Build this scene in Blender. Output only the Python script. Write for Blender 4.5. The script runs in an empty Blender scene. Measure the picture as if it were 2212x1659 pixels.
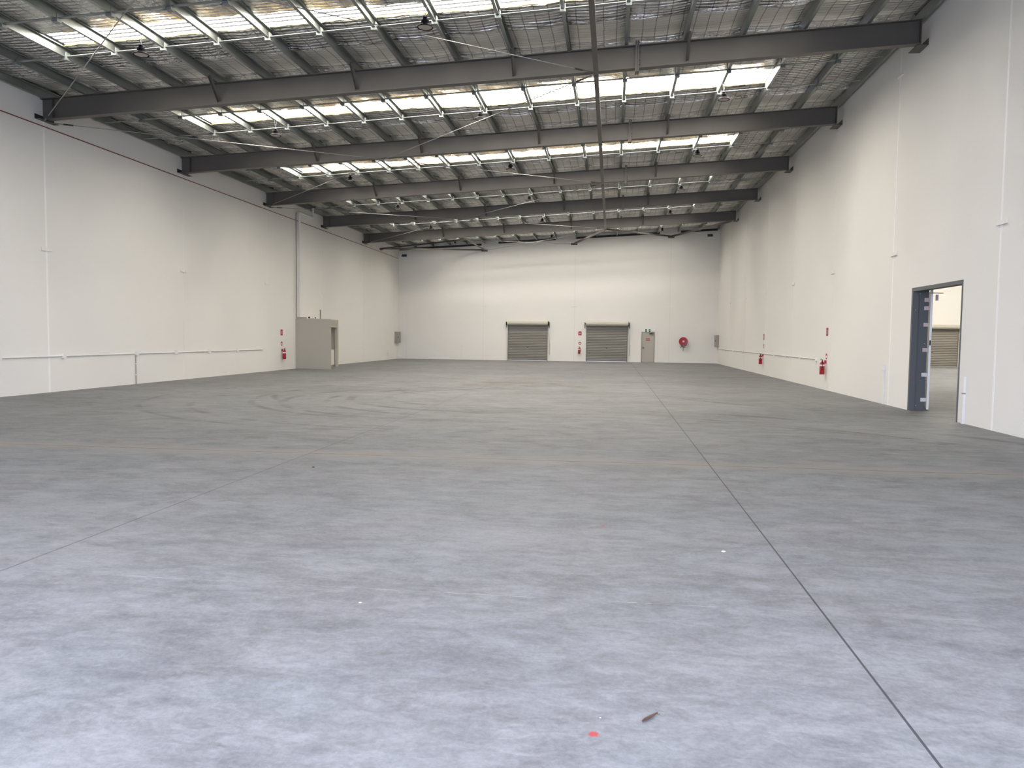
import bpy, bmesh, math, random
from mathutils import Vector, Matrix

random.seed(7)
SC = bpy.context.scene
COL = SC.collection

# ---------------------------------------------------------------- room figures
XL, XR, D, YF = -15.15, 7.09, 55.06, -1.5        # side walls, back wall, front wall
def zt(x):                                        # top of the rafters (mono-pitch roof)
    return 7.80 + (x - XL) * 0.05538
YB = [19.616 + 6.843 * k for k in range(-2, 5)]   # rafters; the first two are nearer than the picture's edge
BD = 0.547                                        # rafter depth
PX = [-15.06, -13.86, -12.62, -11.39, -10.20, -8.92, -7.72, -6.53, -5.29, -3.94, -2.56, -1.17, 0.21, 1.60, 2.95, 4.33, 5.74, 6.96]
NX1 = 30.0                                        # far side of the neighbouring unit

# ---------------------------------------------------------------- camera
def camera():
    f, p, y, r, h = 1702.8, -0.0597, 0.1254, 0.0114, 1.65
    fw = Vector((-math.sin(y) * math.cos(p), math.cos(y) * math.cos(p), math.sin(p)))
    rt = Vector((math.cos(y), math.sin(y), 0)); up = rt.cross(fw)
    rt2 = math.cos(r) * rt + math.sin(r) * up; up2 = -math.sin(r) * rt + math.cos(r) * up
    cd = bpy.data.cameras.new('camera'); co = bpy.data.objects.new('camera', cd); COL.objects.link(co)
    cd.sensor_fit = 'HORIZONTAL'; cd.sensor_width = 36.0; cd.lens = f * 36.0 / 2212.0
    cd.clip_start = 0.05; cd.clip_end = 300
    m = Matrix((rt2, up2, -fw)).transposed().to_4x4(); m.translation = Vector((0, 0, h))
    co.matrix_world = m; SC.camera = co
camera()

# ---------------------------------------------------------------- world, light, exposure
W = bpy.data.worlds.new('world'); SC.world = W; W.use_nodes = True
wb = W.node_tree.nodes['Background']; wb.inputs[0].default_value = (0.66, 0.745, 1.0, 1); wb.inputs[1].default_value = 13.0
SKY_STRENGTH = 39.0                               # daylight through the translucent roof sheets
ld = bpy.data.lights.new('doorway_portal', 'AREA'); ld.shape = 'RECTANGLE'; ld.size = 16.5; ld.size_y = 5.5
ld.cycles.is_portal = True
lo = bpy.data.objects.new('doorway_portal', ld); COL.objects.link(lo); lo.location = (-2.75, YF - 0.02, 2.75); lo.rotation_euler = (math.radians(90), 0, 0)
SC.view_settings.view_transform = 'Standard'; SC.view_settings.look = 'None'
SC.view_settings.exposure = 0.0; SC.view_settings.gamma = 1.0; SC.view_settings.use_curve_mapping = False
cy = SC.cycles
cy.max_bounces = 10; cy.diffuse_bounces = 6; cy.glossy_bounces = 4; cy.transmission_bounces = 2
cy.sample_clamp_indirect = 6.0; cy.caustics_reflective = False; cy.caustics_refractive = False; cy.blur_glossy = 1.0

# ---------------------------------------------------------------- materials
def N(nt, typ, **kw):
    n = nt.nodes.new(typ)
    for k, v in kw.items():
        if k.startswith('i_'):
            key = k[2:]; key = int(key) if key.isdigit() else key.replace('_', ' ')
            n.inputs[key].default_value = v
        else: setattr(n, k, v)
    return n
def math_n(nt, op, a, b=None, c=None, clamp=False):
    n = nt.nodes.new('ShaderNodeMath'); n.operation = op; n.use_clamp = clamp
    for i, s in enumerate((a, b, c)):
        if s is None: continue
        if isinstance(s, (int, float)): n.inputs[i].default_value = s
        else: nt.links.new(s, n.inputs[i])
    return n.outputs[0]
def mixc(nt, fac, a, b, blend='MIX'):
    n = nt.nodes.new('ShaderNodeMix'); n.data_type = 'RGBA'; n.blend_type = blend
    for s, i in ((fac, 0), (a, 6), (b, 7)):
        if isinstance(s, (int, float)): n.inputs[i].default_value = s
        elif isinstance(s, tuple): n.inputs[i].default_value = (*s[:3], 1)
        else: nt.links.new(s, n.inputs[i])
    return n.outputs[2]
def mat(name, col, rough=0.6, metal=0.0, var=0.0, scale=3.0, bump=0.0, spec=0.5, vec=(1, 1, 1), bscale=None):
    m = bpy.data.materials.new(name); m.use_nodes = True; nt = m.node_tree
    b = nt.nodes['Principled BSDF']
    b.inputs['Base Color'].default_value = (*col, 1); b.inputs['Roughness'].default_value = rough
    b.inputs['Metallic'].default_value = metal; b.inputs['Specular IOR Level'].default_value = spec
    if var or bump:
        tc = N(nt, 'ShaderNodeNewGeometry'); mp = N(nt, 'ShaderNodeMapping'); mp.inputs['Scale'].default_value = vec
        nt.links.new(tc.outputs['Position'], mp.inputs[0])
        nz = N(nt, 'ShaderNodeTexNoise', i_Scale=scale, i_Detail=6.0, i_Roughness=0.6); nt.links.new(mp.outputs[0], nz.inputs[0])
        if var:
            f = math_n(nt, 'MULTIPLY_ADD', nz.outputs[0], var * 2.4, 1 - var * 1.2)
            cc = N(nt, 'ShaderNodeVectorMath', operation='SCALE'); cc.inputs[0].default_value = col; nt.links.new(f, cc.inputs[3])
            nt.links.new(cc.outputs[0], b.inputs['Base Color'])
        if bump:
            n2 = N(nt, 'ShaderNodeTexNoise', i_Scale=bscale or scale * 8, i_Detail=4.0); nt.links.new(mp.outputs[0], n2.inputs[0])
            bp = N(nt, 'ShaderNodeBump', i_Strength=bump, i_Distance=0.01); nt.links.new(n2.outputs[0], bp.inputs['Height'])
            nt.links.new(bp.outputs[0], b.inputs['Normal'])
    return m
M = {}
M['wall'] = mat('white_painted_precast', (0.82, 0.80, 0.75), 0.65, var=0.012, scale=1.2, bump=0.25, bscale=40)
M['sealant'] = mat('white_sealant', (0.93, 0.92, 0.89), 0.45)
M['plate'] = mat('painted_plate', (0.83, 0.81, 0.77), 0.5)
M['steel'] = mat('grey_primed_steel', (0.115, 0.105, 0.092), 0.50, metal=0.25, var=0.07, scale=2.5)
M['dark_steel'] = mat('dark_steel', (0.05, 0.048, 0.045), 0.5, metal=0.3)
M['galv'] = mat('galvanised_steel', (0.30, 0.325, 0.31), 0.38, metal=0.75, var=0.16, scale=7, vec=(1, 0.35, 1))
M['galv_bright'] = mat('bright_galvanised_steel', (0.26, 0.28, 0.27), 0.5, metal=0.4, var=0.12, scale=9)
M['rod'] = mat('galvanised_rod', (0.33, 0.32, 0.30), 0.4, metal=0.6)
M['black'] = mat('black_powder_coat', (0.014, 0.012, 0.015), 0.75, spec=0.15)
M['lens'] = mat('frosted_diffuser', (0.42, 0.37, 0.32), 0.5, spec=0.2)
M['chain'] = mat('white_cord', (0.60, 0.59, 0.56), 0.6)
M['shutter'] = mat('grey_green_shutter', (0.265, 0.25, 0.218), 0.5)
M['shutter_dark'] = mat('dark_guide_rail', (0.15, 0.145, 0.125), 0.5)
M['drum'] = mat('pale_shutter_roll', (0.50, 0.475, 0.395), 0.4)
M['alu'] = mat('aluminium', (0.50, 0.48, 0.45), 0.35, metal=0.6)
M['door'] = mat('beige_grey_door', (0.44, 0.405, 0.35), 0.5)
M['door_frame'] = mat('door_frame_grey', (0.30, 0.275, 0.235), 0.5)
M['booth'] = mat('khaki_plasterboard', (0.415, 0.39, 0.325), 0.6)
M['booth_in'] = mat('cream_lining', (0.55, 0.52, 0.45), 0.6)
M['white'] = mat('white_plastic', (0.80, 0.79, 0.76), 0.4)
M['wood_white'] = mat('white_laminate', (0.82, 0.78, 0.70), 0.4)
M['red'] = mat('red_enamel', (0.36, 0.012, 0.022), 0.3)
M['sign_red'] = mat('red_sign', (0.40, 0.03, 0.03), 0.5)
M['maroon'] = mat('dark_red_pipe', (0.20, 0.045, 0.03), 0.45)
M['green'] = mat('green_sign', (0.0, 0.13, 0.06), 0.5)
M['grey_box'] = mat('grey_enclosure', (0.33, 0.30, 0.27), 0.45)
M['frame_grey'] = mat('charcoal_door_frame', (0.115, 0.125, 0.13), 0.5)
M['yellow'] = mat('yellow_glass_wool', (0.27, 0.205, 0.10), 0.9, var=0.2, scale=20)
M['label_yellow'] = mat('yellow_sticker', (0.50, 0.42, 0.10), 0.5)
M['leaf'] = mat('dry_leaf', (0.085, 0.052, 0.036), 0.7, var=0.25, scale=60)
M['pipe_grey'] = mat('grey_conduit', (0.30, 0.285, 0.25), 0.5)
M['asphalt'] = mat('outdoor_concrete', (0.42, 0.42, 0.42), 0.8, var=0.08, scale=1.5)
M['filler'] = mat('grey_filler', (0.72, 0.70, 0.66), 0.6)
M['pink'] = mat('pinkish_plate', (0.68, 0.56, 0.52), 0.4)

def emit(name, col, s):
    m = bpy.data.materials.new(name); m.use_nodes = True; nt = m.node_tree
    b = nt.nodes['Principled BSDF']; b.inputs['Base Color'].default_value = (0.7, 0.7, 0.68, 1); b.inputs['Roughness'].default_value = 0.6
    b.inputs['Emission Color'].default_value = (*col, 1); b.inputs['Emission Strength'].default_value = s
    return m
M['sheet'] = emit('translucent_roof_sheet', (1.0, 0.93, 0.83), SKY_STRENGTH)
M['sheet_rib'] = emit('translucent_roof_sheet_lap', (1.0, 0.96, 0.90), 0.22)
M['sheet_rib'].node_tree.nodes['Principled BSDF'].inputs['Base Color'].default_value = (0.42, 0.42, 0.41, 1)
M['exit_glow'] = emit('exit_pictogram', (0.8, 1.0, 0.95), 0.35)

def floor_material():
    m = bpy.data.materials.new('power_floated_concrete'); m.use_nodes = True; nt = m.node_tree; L = nt.links
    b = nt.nodes['Principled BSDF']; g = N(nt, 'ShaderNodeNewGeometry'); P = g.outputs['Position']
    sp = N(nt, 'ShaderNodeSeparateXYZ'); L.new(P, sp.inputs[0]); X, Y = sp.outputs[0], sp.outputs[1]
    def noise(scale, detail=5.0, rough=0.6, vec=(1, 1, 1), rot=0.0, dist=0.0, off=(0, 0, 0)):
        mp = N(nt, 'ShaderNodeMapping'); mp.inputs['Scale'].default_value = vec; mp.inputs['Rotation'].default_value = (0, 0, rot)
        mp.inputs['Location'].default_value = off
        L.new(P, mp.inputs[0]); n = N(nt, 'ShaderNodeTexNoise', i_Scale=scale, i_Detail=detail, i_Roughness=rough, i_Distortion=dist)
        L.new(mp.outputs[0], n.inputs[0]); return n.outputs[0]
    def sstep(v, a, c):
        n = N(nt, 'ShaderNodeMapRange', interpolation_type='SMOOTHSTEP'); L.new(v, n.inputs[0]) if not isinstance(v, float) else None
        n.inputs[1].default_value = a; n.inputs[2].default_value = c; return n.outputs[0]
    def ramp(v, lo, hi):                                     # centred, clipped
        return math_n(nt, 'MULTIPLY_ADD', sstep(v, lo, hi), 2.0, -1.0)
    big = ramp(noise(0.35, 4, 0.55, (1, 1.2, 1), 0.3), 0.32, 0.68)
    midn = ramp(noise(1.5, 6, 0.62, (1, 1.35, 1), -0.35, 0.6), 0.32, 0.68)
    sm = ramp(noise(7.5, 7, 0.70, (1, 1.7, 1), 0.4, 0.9), 0.34, 0.66)
    mott = ramp(noise(3.4, 6, 0.68, (0.8, 1.5, 1), -0.5, 1.1, (6, 3, 0)), 0.34, 0.66)
    fine = ramp(noise(38, 6, 0.7), 0.3, 0.7)
    trowel = ramp(noise(2.4, 5, 0.6, (0.45, 1.9, 1), 0.55, 0.5, (4, 2, 0)), 0.3, 0.7)
    v = math_n(nt, 'MULTIPLY', big, 0.09)
    for s, w in ((midn, 0.10), (sm, 0.12), (mott, 0.09), (fine, 0.10), (trowel, 0.07)):
        v = math_n(nt, 'MULTIPLY_ADD', s, w, v)
    # pale trowel lifts
    lift = sstep(noise(3.2, 6, 0.65, (1, 1.6, 1), 0.2, 1.2, (9, 1, 0)), 0.60, 0.72)
    v = math_n(nt, 'MULTIPLY_ADD', lift, 0.16, v)
    dark = sstep(noise(1.1, 5, 0.6, (0.7, 1.8, 1), 0.1, 0.8, (3, 7, 0)), 0.60, 0.74)
    v = math_n(nt, 'MULTIPLY_ADD', dark, -0.20, v)
    # tyre scuffs: rings of rubber from forklifts turning
    def ring(cx, cy, r, w, amp, ax=1.0):
        dx = math_n(nt, 'MULTIPLY', math_n(nt, 'SUBTRACT', X, cx), ax); dy = math_n(nt, 'SUBTRACT', Y, cy)
        d = math_n(nt, 'SQRT', math_n(nt, 'ADD', math_n(nt, 'MULTIPLY', dx, dx), math_n(nt, 'MULTIPLY', dy, dy)))
        d = math_n(nt, 'ABSOLUTE', math_n(nt, 'SUBTRACT', d, r))
        return math_n(nt, 'MULTIPLY', math_n(nt, 'SUBTRACT', 1.0, sstep(d, w * 0.35, w)), amp)
    patch = sstep(noise(0.55, 4, 0.6, (1, 1, 1), 0, 0.5, (2.2, 5, 0)), 0.40, 0.58)
    mask_l = math_n(nt, 'MULTIPLY', patch, math_n(nt, 'SUBTRACT', 1.0, sstep(X, -3.5, 0.5)))
    rs = None
    for c in ((-3.0, 20.9, 3.9, 0.17, 0.5), (-2.8, 20.4, 4.5, 0.12, 0.6), (-3.2, 20.2, 5.1, 0.15, 0.45), (-3.4, 20.8, 5.9, 0.12, 0.45),
              (-2.7, 21.3, 3.3, 0.12, 0.45), (-4.0, 22.0, 5.3, 0.12, 0.4), (-3.6, 20.4, 6.9, 0.12, 0.35), (-3.0, 24.5, 3.6, 0.12, 0.35), (-4.4, 20.6, 7.4, 0.10, 0.35)):
        q = ring(*c); rs = q if rs is None else math_n(nt, 'MAXIMUM', rs, q)
    v = math_n(nt, 'MULTIPLY_ADD', math_n(nt, 'MULTIPLY', rs, mask_l), -0.62, v)
    mask_r = math_n(nt, 'MULTIPLY', patch, sstep(X, 1.0, 2.6)); rr = None
    for c in ((-2.0, 8.0, 9.3, 0.14, 0.5), (-2.2, 8.4, 10.4, 0.2, 0.6), (-1.5, 8.0, 8.7, 0.12, 0.4), (9.5, 27, 9.0, 0.16, 0.5)):
        q = ring(*c); rr = q if rr is None else math_n(nt, 'MAXIMUM', rr, q)
    v = math_n(nt, 'MULTIPLY_ADD', math_n(nt, 'MULTIPLY', rr, mask_r), -0.55, v)
    # a boot and tyre print by the joint
    pr = ring(1.52, 4.42, 0.14, 0.05, 0.7, 1.0)
    v = math_n(nt, 'MULTIPLY_ADD', math_n(nt, 'MULTIPLY', pr, sstep(noise(14, 3), 0.42, 0.56)), -0.16, v)
    val = math_n(nt, 'MULTIPLY', math_n(nt, 'ADD', v, 1.0), 0.205)
    cc = N(nt, 'ShaderNodeVectorMath', operation='SCALE'); cc.inputs[0].default_value = (0.98, 0.98, 0.995); L.new(val, cc.inputs[3])
    col = cc.outputs[0]
    tint = noise(0.9, 3, 0.5, (1, 1.5, 1), 0.8)
    col = mixc(nt, math_n(nt, 'MULTIPLY', sstep(tint, 0.42, 0.62), 0.35), col, mixc(nt, 1.0, col, (0.93, 1.0, 1.03), 'MULTIPLY'))
    # warm dust along the cross joint and a band of brown dust further off
    dj = math_n(nt, 'ABSOLUTE', math_n(nt, 'SUBTRACT', Y, 10.48))
    dust = math_n(nt, 'MULTIPLY', math_n(nt, 'SUBTRACT', 1.0, sstep(math_n(nt, 'ADD', dj, math_n(nt, 'MULTIPLY', noise(1.3, 4), 0.7)), 0.30, 0.85)), 0.75)
    col = mixc(nt, dust, col, (0.262, 0.240, 0.212))
    dr = math_n(nt, 'ABSOLUTE', math_n(nt, 'SUBTRACT', Y, 27.5))
    rust = math_n(nt, 'MULTIPLY', math_n(nt, 'SUBTRACT', 1.0, sstep(dr, 0.4, 2.6)), sstep(noise(0.9, 6, 0.7, (0.8, 1, 1), 0, 0.6, (1, 1, 0)), 0.48, 0.66))
    rust = math_n(nt, 'MULTIPLY', rust, math_n(nt, 'MULTIPLY', sstep(X, -8.5, -6.5), math_n(nt, 'SUBTRACT', 1.0, sstep(X, -1.5, 0.5))))
    col = mixc(nt, math_n(nt, 'MULTIPLY', rust, 0.6), col, (0.14, 0.095, 0.075))
    # pale scribed line
    fl = math_n(nt, 'ABSOLUTE', math_n(nt, 'SUBTRACT', Y, 4.90))
    line = math_n(nt, 'MULTIPLY', math_n(nt, 'LESS_THAN', fl, 0.0025), sstep(noise(2.0, 5, 0.7), 0.44, 0.56))
    line = math_n(nt, 'MULTIPLY', line, math_n(nt, 'MULTIPLY', math_n(nt, 'GREATER_THAN', X, -4.0), math_n(nt, 'LESS_THAN', X, 2.3)))
    col = mixc(nt, math_n(nt, 'MULTIPLY', line, 0.45), col, (0.55, 0.55, 0.56))
    # saw-cut joints
    for ax, pos, w, st in ((X, 1.30, 0.0065, 0.9), (X, -4.15, 0.007, 0.6), (Y, 10.47, 0.011, 0.8), (Y, 32.0, 0.008, 0.25), (X, 15.0, 0.008, 0.8)):
        d = math_n(nt, 'ABSOLUTE', math_n(nt, 'SUBTRACT', ax, pos))
        j = math_n(nt, 'MULTIPLY', math_n(nt, 'LESS_THAN', d, w), st)
        if ax is Y and pos < 12: j = math_n(nt, 'MULTIPLY', j, sstep(noise(0.7, 4, 0.6, (1, 0.1, 1), 0, 0, (5, 0, 0)), 0.34, 0.50))
        col = mixc(nt, j, col, (0.045, 0.045, 0.05))
    # red marking-paint spots
    for (px, py, r) in ((-0.045, 3.215, 0.026), (-0.05, 6.89, 0.022)):
        dx = math_n(nt, 'SUBTRACT', X, px); dy = math_n(nt, 'SUBTRACT', Y, py)
        d = math_n(nt, 'SQRT', math_n(nt, 'ADD', math_n(nt, 'MULTIPLY', dx, dx), math_n(nt, 'MULTIPLY', dy, dy)))
        d = math_n(nt, 'MULTIPLY_ADD', math_n(nt, 'SUBTRACT', noise(60, 3), 0.5), 0.03, d)
        col = mixc(nt, math_n(nt, 'MULTIPLY', math_n(nt, 'SUBTRACT', 1.0, sstep(d, r * 0.5, r * 1.15)), 0.85), col, (0.40, 0.045, 0.045))
    L.new(col, b.inputs['Base Color'])
    rg = math_n(nt, 'MULTIPLY_ADD', sm, 0.05, 0.60); L.new(rg, b.inputs['Roughness'])
    b.inputs['Specular IOR Level'].default_value = 0.16
    bp = N(nt, 'ShaderNodeBump', i_Strength=0.12, i_Distance=0.004); L.new(fine, bp.inputs['Height']); L.new(bp.outputs[0], b.inputs['Normal'])
    return m
M['floor'] = floor_material()

def foil_material():
    m = bpy.data.materials.new('reflective_foil_over_mesh'); m.use_nodes = True; nt = m.node_tree; L = nt.links
    b = nt.nodes['Principled BSDF']; g = N(nt, 'ShaderNodeNewGeometry'); P = g.outputs['Position']
    sp = N(nt, 'ShaderNodeSeparateXYZ'); L.new(P, sp.inputs[0]); X, Y = sp.outputs[0], sp.outputs[1]
    def noise(scale, detail=3.0, rough=0.5, vec=(1, 1, 1), dist=0.0):
        mp = N(nt, 'ShaderNodeMapping'); mp.inputs['Scale'].default_value = vec; L.new(P, mp.inputs[0])
        n = N(nt, 'ShaderNodeTexNoise', i_Scale=scale, i_Detail=detail, i_Roughness=rough, i_Distortion=dist); L.new(mp.outputs[0], n.inputs[0]); return n.outputs[0]
    def lines(ax, per, w, wob):
        a = math_n(nt, 'MULTIPLY_ADD', wob, 0.05, ax)
        fr = math_n(nt, 'FRACT', math_n(nt, 'DIVIDE', a, per)); d = math_n(nt, 'ABSOLUTE', math_n(nt, 'SUBTRACT', fr, 0.5))
        return math_n(nt, 'GREATER_THAN', d, 0.5 - w / per)
    wob = noise(1.3, 2)
    mx = lines(X, 0.30, 0.011, wob); my = lines(Y, 0.15, 0.007, wob)
    mesh = math_n(nt, 'MAXIMUM', mx, math_n(nt, 'MULTIPLY', my, 0.6))
    # puckers run across the purlins, pitch about that of the mesh
    ph = math_n(nt, 'MULTIPLY_ADD', noise(1.7, 3, 0.6, (1, 1, 1)), 7.0, math_n(nt, 'MULTIPLY', Y, 2 * math.pi / 0.15))
    wave = math_n(nt, 'SINE', ph)
    amp = noise(2.6, 3, 0.6, (1, 0.8, 1))
    cr = noise(2.8, 3, 0.55, (0.8, 3.6, 1), 0.6)
    h = math_n(nt, 'MULTIPLY', wave, math_n(nt, 'MULTIPLY', amp, 0.62))
    h = math_n(nt, 'MULTIPLY_ADD', cr, 1.9, h)
    h = math_n(nt, 'MULTIPLY_ADD', noise(20, 3, 0.6, (1, 1.6, 1)), 0.22, h)
    h = math_n(nt, 'MULTIPLY_ADD', mx, -0.12, h)
    # band from lap to rafter: bright reflection painted into the colour, bump eased
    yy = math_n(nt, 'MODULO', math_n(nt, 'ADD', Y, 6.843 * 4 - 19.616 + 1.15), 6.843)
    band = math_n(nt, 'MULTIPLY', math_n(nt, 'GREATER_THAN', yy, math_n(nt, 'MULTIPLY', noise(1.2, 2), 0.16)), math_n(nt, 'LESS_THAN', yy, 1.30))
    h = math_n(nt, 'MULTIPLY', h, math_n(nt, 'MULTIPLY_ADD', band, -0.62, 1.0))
    bp = N(nt, 'ShaderNodeBump', i_Strength=1.0, i_Distance=0.075); L.new(h, bp.inputs['Height']); L.new(bp.outputs[0], b.inputs['Normal'])
    col = mixc(nt, math_n(nt, 'MULTIPLY', mesh, 0.7), (0.71, 0.695, 0.665), (0.15, 0.145, 0.135))
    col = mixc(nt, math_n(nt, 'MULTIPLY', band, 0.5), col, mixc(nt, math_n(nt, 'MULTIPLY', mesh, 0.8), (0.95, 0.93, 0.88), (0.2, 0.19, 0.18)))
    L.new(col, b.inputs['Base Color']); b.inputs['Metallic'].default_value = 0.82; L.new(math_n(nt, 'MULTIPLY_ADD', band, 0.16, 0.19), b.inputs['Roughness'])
    return m
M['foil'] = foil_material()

# ---------------------------------------------------------------- mesh helpers
ORG = {}
class MB:
    def __init__(s): s.v = []; s.f = []; s.m = []
    def add(s, vs, fs, mi=0):
        o = len(s.v); s.v += [Vector(v) for v in vs]; s.f += [tuple(o + i for i in f) for f in fs]; s.m += [mi] * len(fs); return s
    def box(s, x0, x1, y0, y1, z0, z1, mi=0):
        vs = [(x, y, z) for z in (z0, z1) for y in (y0, y1) for x in (x0, x1)]
        return s.add(vs, [(0, 2, 3, 1), (4, 5, 7, 6), (0, 1, 5, 4), (2, 6, 7, 3), (0, 4, 6, 2), (1, 3, 7, 5)], mi)
    def extr(s, prof, p0, p1, u, v, mi=0, caps=True):         # closed profile swept from p0 to p1
        p0, p1, u, v = Vector(p0), Vector(p1), Vector(u), Vector(v); n = len(prof)
        vs = [p0 + u * a + v * b for a, b in prof] + [p1 + u * a + v * b for a, b in prof]
        fs = [(i, (i + 1) % n, n + (i + 1) % n, n + i) for i in range(n)]
        if caps: fs += [tuple(range(n))[::-1], tuple(range(n, 2 * n))]
        return s.add(vs, fs, mi)
    def bar(s, p0, p1, w, h, up=(0, 0, 1), mi=0):
        p0, p1 = Vector(p0), Vector(p1); d = (p1 - p0).normalized(); u = d.cross(Vector(up)).normalized(); v = u.cross(d)
        return s.extr([(-w / 2, -h / 2), (w / 2, -h / 2), (w / 2, h / 2), (-w / 2, h / 2)], p0, p1, u, v, mi)
    def angle(s, p0, p1, w, t, up=(0, 0, 1), mi=0):            # L section
        p0, p1 = Vector(p0), Vector(p1); d = (p1 - p0).normalized(); u = d.cross(Vector(up)).normalized(); v = u.cross(d)
        return s.extr([(0, 0), (w, 0), (w, t), (t, t), (t, w), (0, w)], p0, p1, u, v, mi)
    def tube(s, pts, r, n=10, mi=0):
        pts = [Vector(p) for p in pts]
        for a, b_ in zip(pts[:-1], pts[1:]):
            d = (b_ - a).normalized(); up = Vector((0, 0, 1)) if abs(d.z) < 0.9 else Vector((1, 0, 0))
            u = d.cross(up).normalized(); v = u.cross(d)
            s.extr([(r * math.cos(2 * math.pi * i / n), r * math.sin(2 * math.pi * i / n)) for i in range(n)], a, b_, u, v, mi)
        for p in pts[1:-1]: s.sphere(p, r * 1.0, 6, n, mi)
        return s
    def sphere(s, c, r, a=8, n=12, mi=0, sc=(1, 1, 1)):
        c = Vector(c); prof = [(r * math.sin(math.pi * i / a), -r * math.cos(math.pi * i / a)) for i in range(a + 1)]
        return s.lathe(prof, c, (0, 0, 1), n, mi, sc)
    def lathe(s, prof, c, axis=(0, 0, 1), n=20, mi=0, sc=(1, 1, 1)):
        c = Vector(c); w = Vector(axis).normalized(); u = w.cross(Vector((1, 0, 0)) if abs(w.x) < 0.9 else Vector((0, 1, 0))).normalized(); v = w.cross(u)
        vs = []; fs = []; k = len(prof)
        for i in range(n):
            t = 2 * math.pi * i / n; d = u * math.cos(t) + v * math.sin(t)
            for r, z in prof:
                p = d * max(r, 1e-5) + w * z; vs.append(c + Vector((p.x * sc[0], p.y * sc[1], p.z * sc[2])))
        for i in range(n):
            j = (i + 1) % n
            for a in range(k - 1): fs.append((i * k + a, j * k + a, j * k + a + 1, i * k + a + 1))
        return s.add(vs, fs, mi)
    def build(s, name, m, parent=None, smooth=False, loc=None):
        me = bpy.data.meshes.new(name)
        if parent is not None: o0 = ORG[parent]
        elif loc is not None: o0 = Vector(loc)
        else:
            xs = [v.x for v in s.v]; ys = [v.y for v in s.v]; zs = [v.z for v in s.v]
            o0 = Vector(((min(xs) + max(xs)) / 2, (min(ys) + max(ys)) / 2, min(zs)))
        me.from_pydata([tuple(v - o0) for v in s.v], [], s.f)
        for mm in (m if isinstance(m, (list, tuple)) else [m]): me.materials.append(mm)
        for p, i in zip(me.polygons, s.m): p.material_index = i
        bm = bmesh.new(); bm.from_mesh(me); bmesh.ops.remove_doubles(bm, verts=bm.verts, dist=1e-5)
        bmesh.ops.recalc_face_normals(bm, faces=bm.faces); bm.to_mesh(me); bm.free()
        if smooth:
            me.shade_smooth(); me.set_sharp_from_angle(angle=math.radians(35))
        o = bpy.data.objects.new(name, me); COL.objects.link(o); ORG[o] = o0
        if parent is not None: o.parent = parent
        else: o.location = o0
        return o
def tag(o, label, cat, group=None, kind=None):
    o['label'] = label; o['category'] = cat
    if group: o['group'] = group
    if kind: o['kind'] = kind
    return o
def thing(name, loc, label, cat, group=None, kind=None):
    o = bpy.data.objects.new(name, None); o.empty_display_size = 0.2; o.location = loc; COL.objects.link(o); ORG[o] = Vector(loc)
    return tag(o, label, cat, group, kind)
def kids(o): return [c for c in bpy.data.objects if c.parent == o]
def dup(root, loc, label, rz=0.0, tree=None):
    r = root.copy(); COL.objects.link(r); r.location = loc; r.rotation_euler = (0, 0, rz); r['label'] = label
    for ch, sub in tree:
        c = ch.copy(); COL.objects.link(c); c.parent = r
        for g_ in sub:
            d_ = g_.copy(); COL.objects.link(d_); d_.parent = c
    return r
def treeof(root): return [(c, kids(c)) for c in kids(root)]
ORD = ['first', 'second', 'third', 'fourth', 'fifth', 'sixth', 'seventh', 'eighth', 'ninth', 'tenth', 'eleventh', 'twelfth', 'thirteenth', 'fourteenth', 'fifteenth', 'sixteenth', 'seventeenth', 'eighteenth']

# ================================================================ ROOM SHELL
fb = MB().box(XL - 0.2, NX1, YF - 0.2, D + 0.2, -0.2, 0)
tag(fb.build('floor', M['floor']), 'grey power-floated concrete slab with saw-cut joints and tyre scuffs', 'floor', kind='structure')
tag(MB().box(-40, 50, -45, YF - 0.2, -0.25, -0.02).build('outdoor_apron', M['asphalt']), 'pale concrete apron outside the open front doorway', 'ground', kind='structure')

def slope_wall(x0, x1, y0, y1, name):                      # wall across the roof slope
    return MB().add([(x0, y0, 0), (x1, y0, 0), (x1, y1, 0), (x0, y1, 0), (x0, y0, zt(x0) + .3), (x1, y0, zt(x1) + .3), (x1, y1, zt(x1) + .3), (x0, y1, zt(x0) + .3)],
                    [(0, 3, 2, 1), (4, 5, 6, 7), (0, 1, 5, 4), (1, 2, 6, 5), (2, 3, 7, 6), (3, 0, 4, 7)])
wl = MB().box(XL - 0.2, XL, YF, D, 0, zt(XL) + 0.30).build('wall_left', M['wall'], loc=(XL, 20, 0))
tag(wl, 'long white precast wall on the left with vertical panel joints', 'wall', kind='structure')
OY0, OY1, OZ = 17.20, 19.96, 2.92
wr = MB()
wr.box(XR, XR + 0.2, YF, OY0, 0, zt(XR) + .3).box(XR, XR + 0.2, OY1, D, 0, zt(XR) + .3).box(XR, XR + 0.2, OY0, OY1, OZ, zt(XR) + .3)
wr = wr.build('wall_right', M['wall'], loc=(XR, 20, 0))
tag(wr, 'long white precast wall on the right with the doorway to the next unit', 'wall', kind='structure')
wb_ = slope_wall(XL - .2, XR + .2, D, D + .2, 'wall_back'); wb_ = wb_.build('wall_back', M['wall'], loc=(0, D, 0))
tag(wb_, 'white end wall behind the two roller doors', 'wall', kind='structure')
FX0, FX1, FZ = -11.0, 5.5, 5.5
wf = MB().box(XL - .2, FX0, YF - .2, YF, 0, zt(FX0)).box(FX1, XR + .2, YF - .2, YF, 0, zt(XR)).box(FX0, FX1, YF - .2, YF, FZ, zt(FX1))
wf = wf.build('wall_front', M['wall'], loc=(0, YF, 0)); tag(wf, 'white front wall around the open truck doorway', 'wall', kind='structure')

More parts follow.
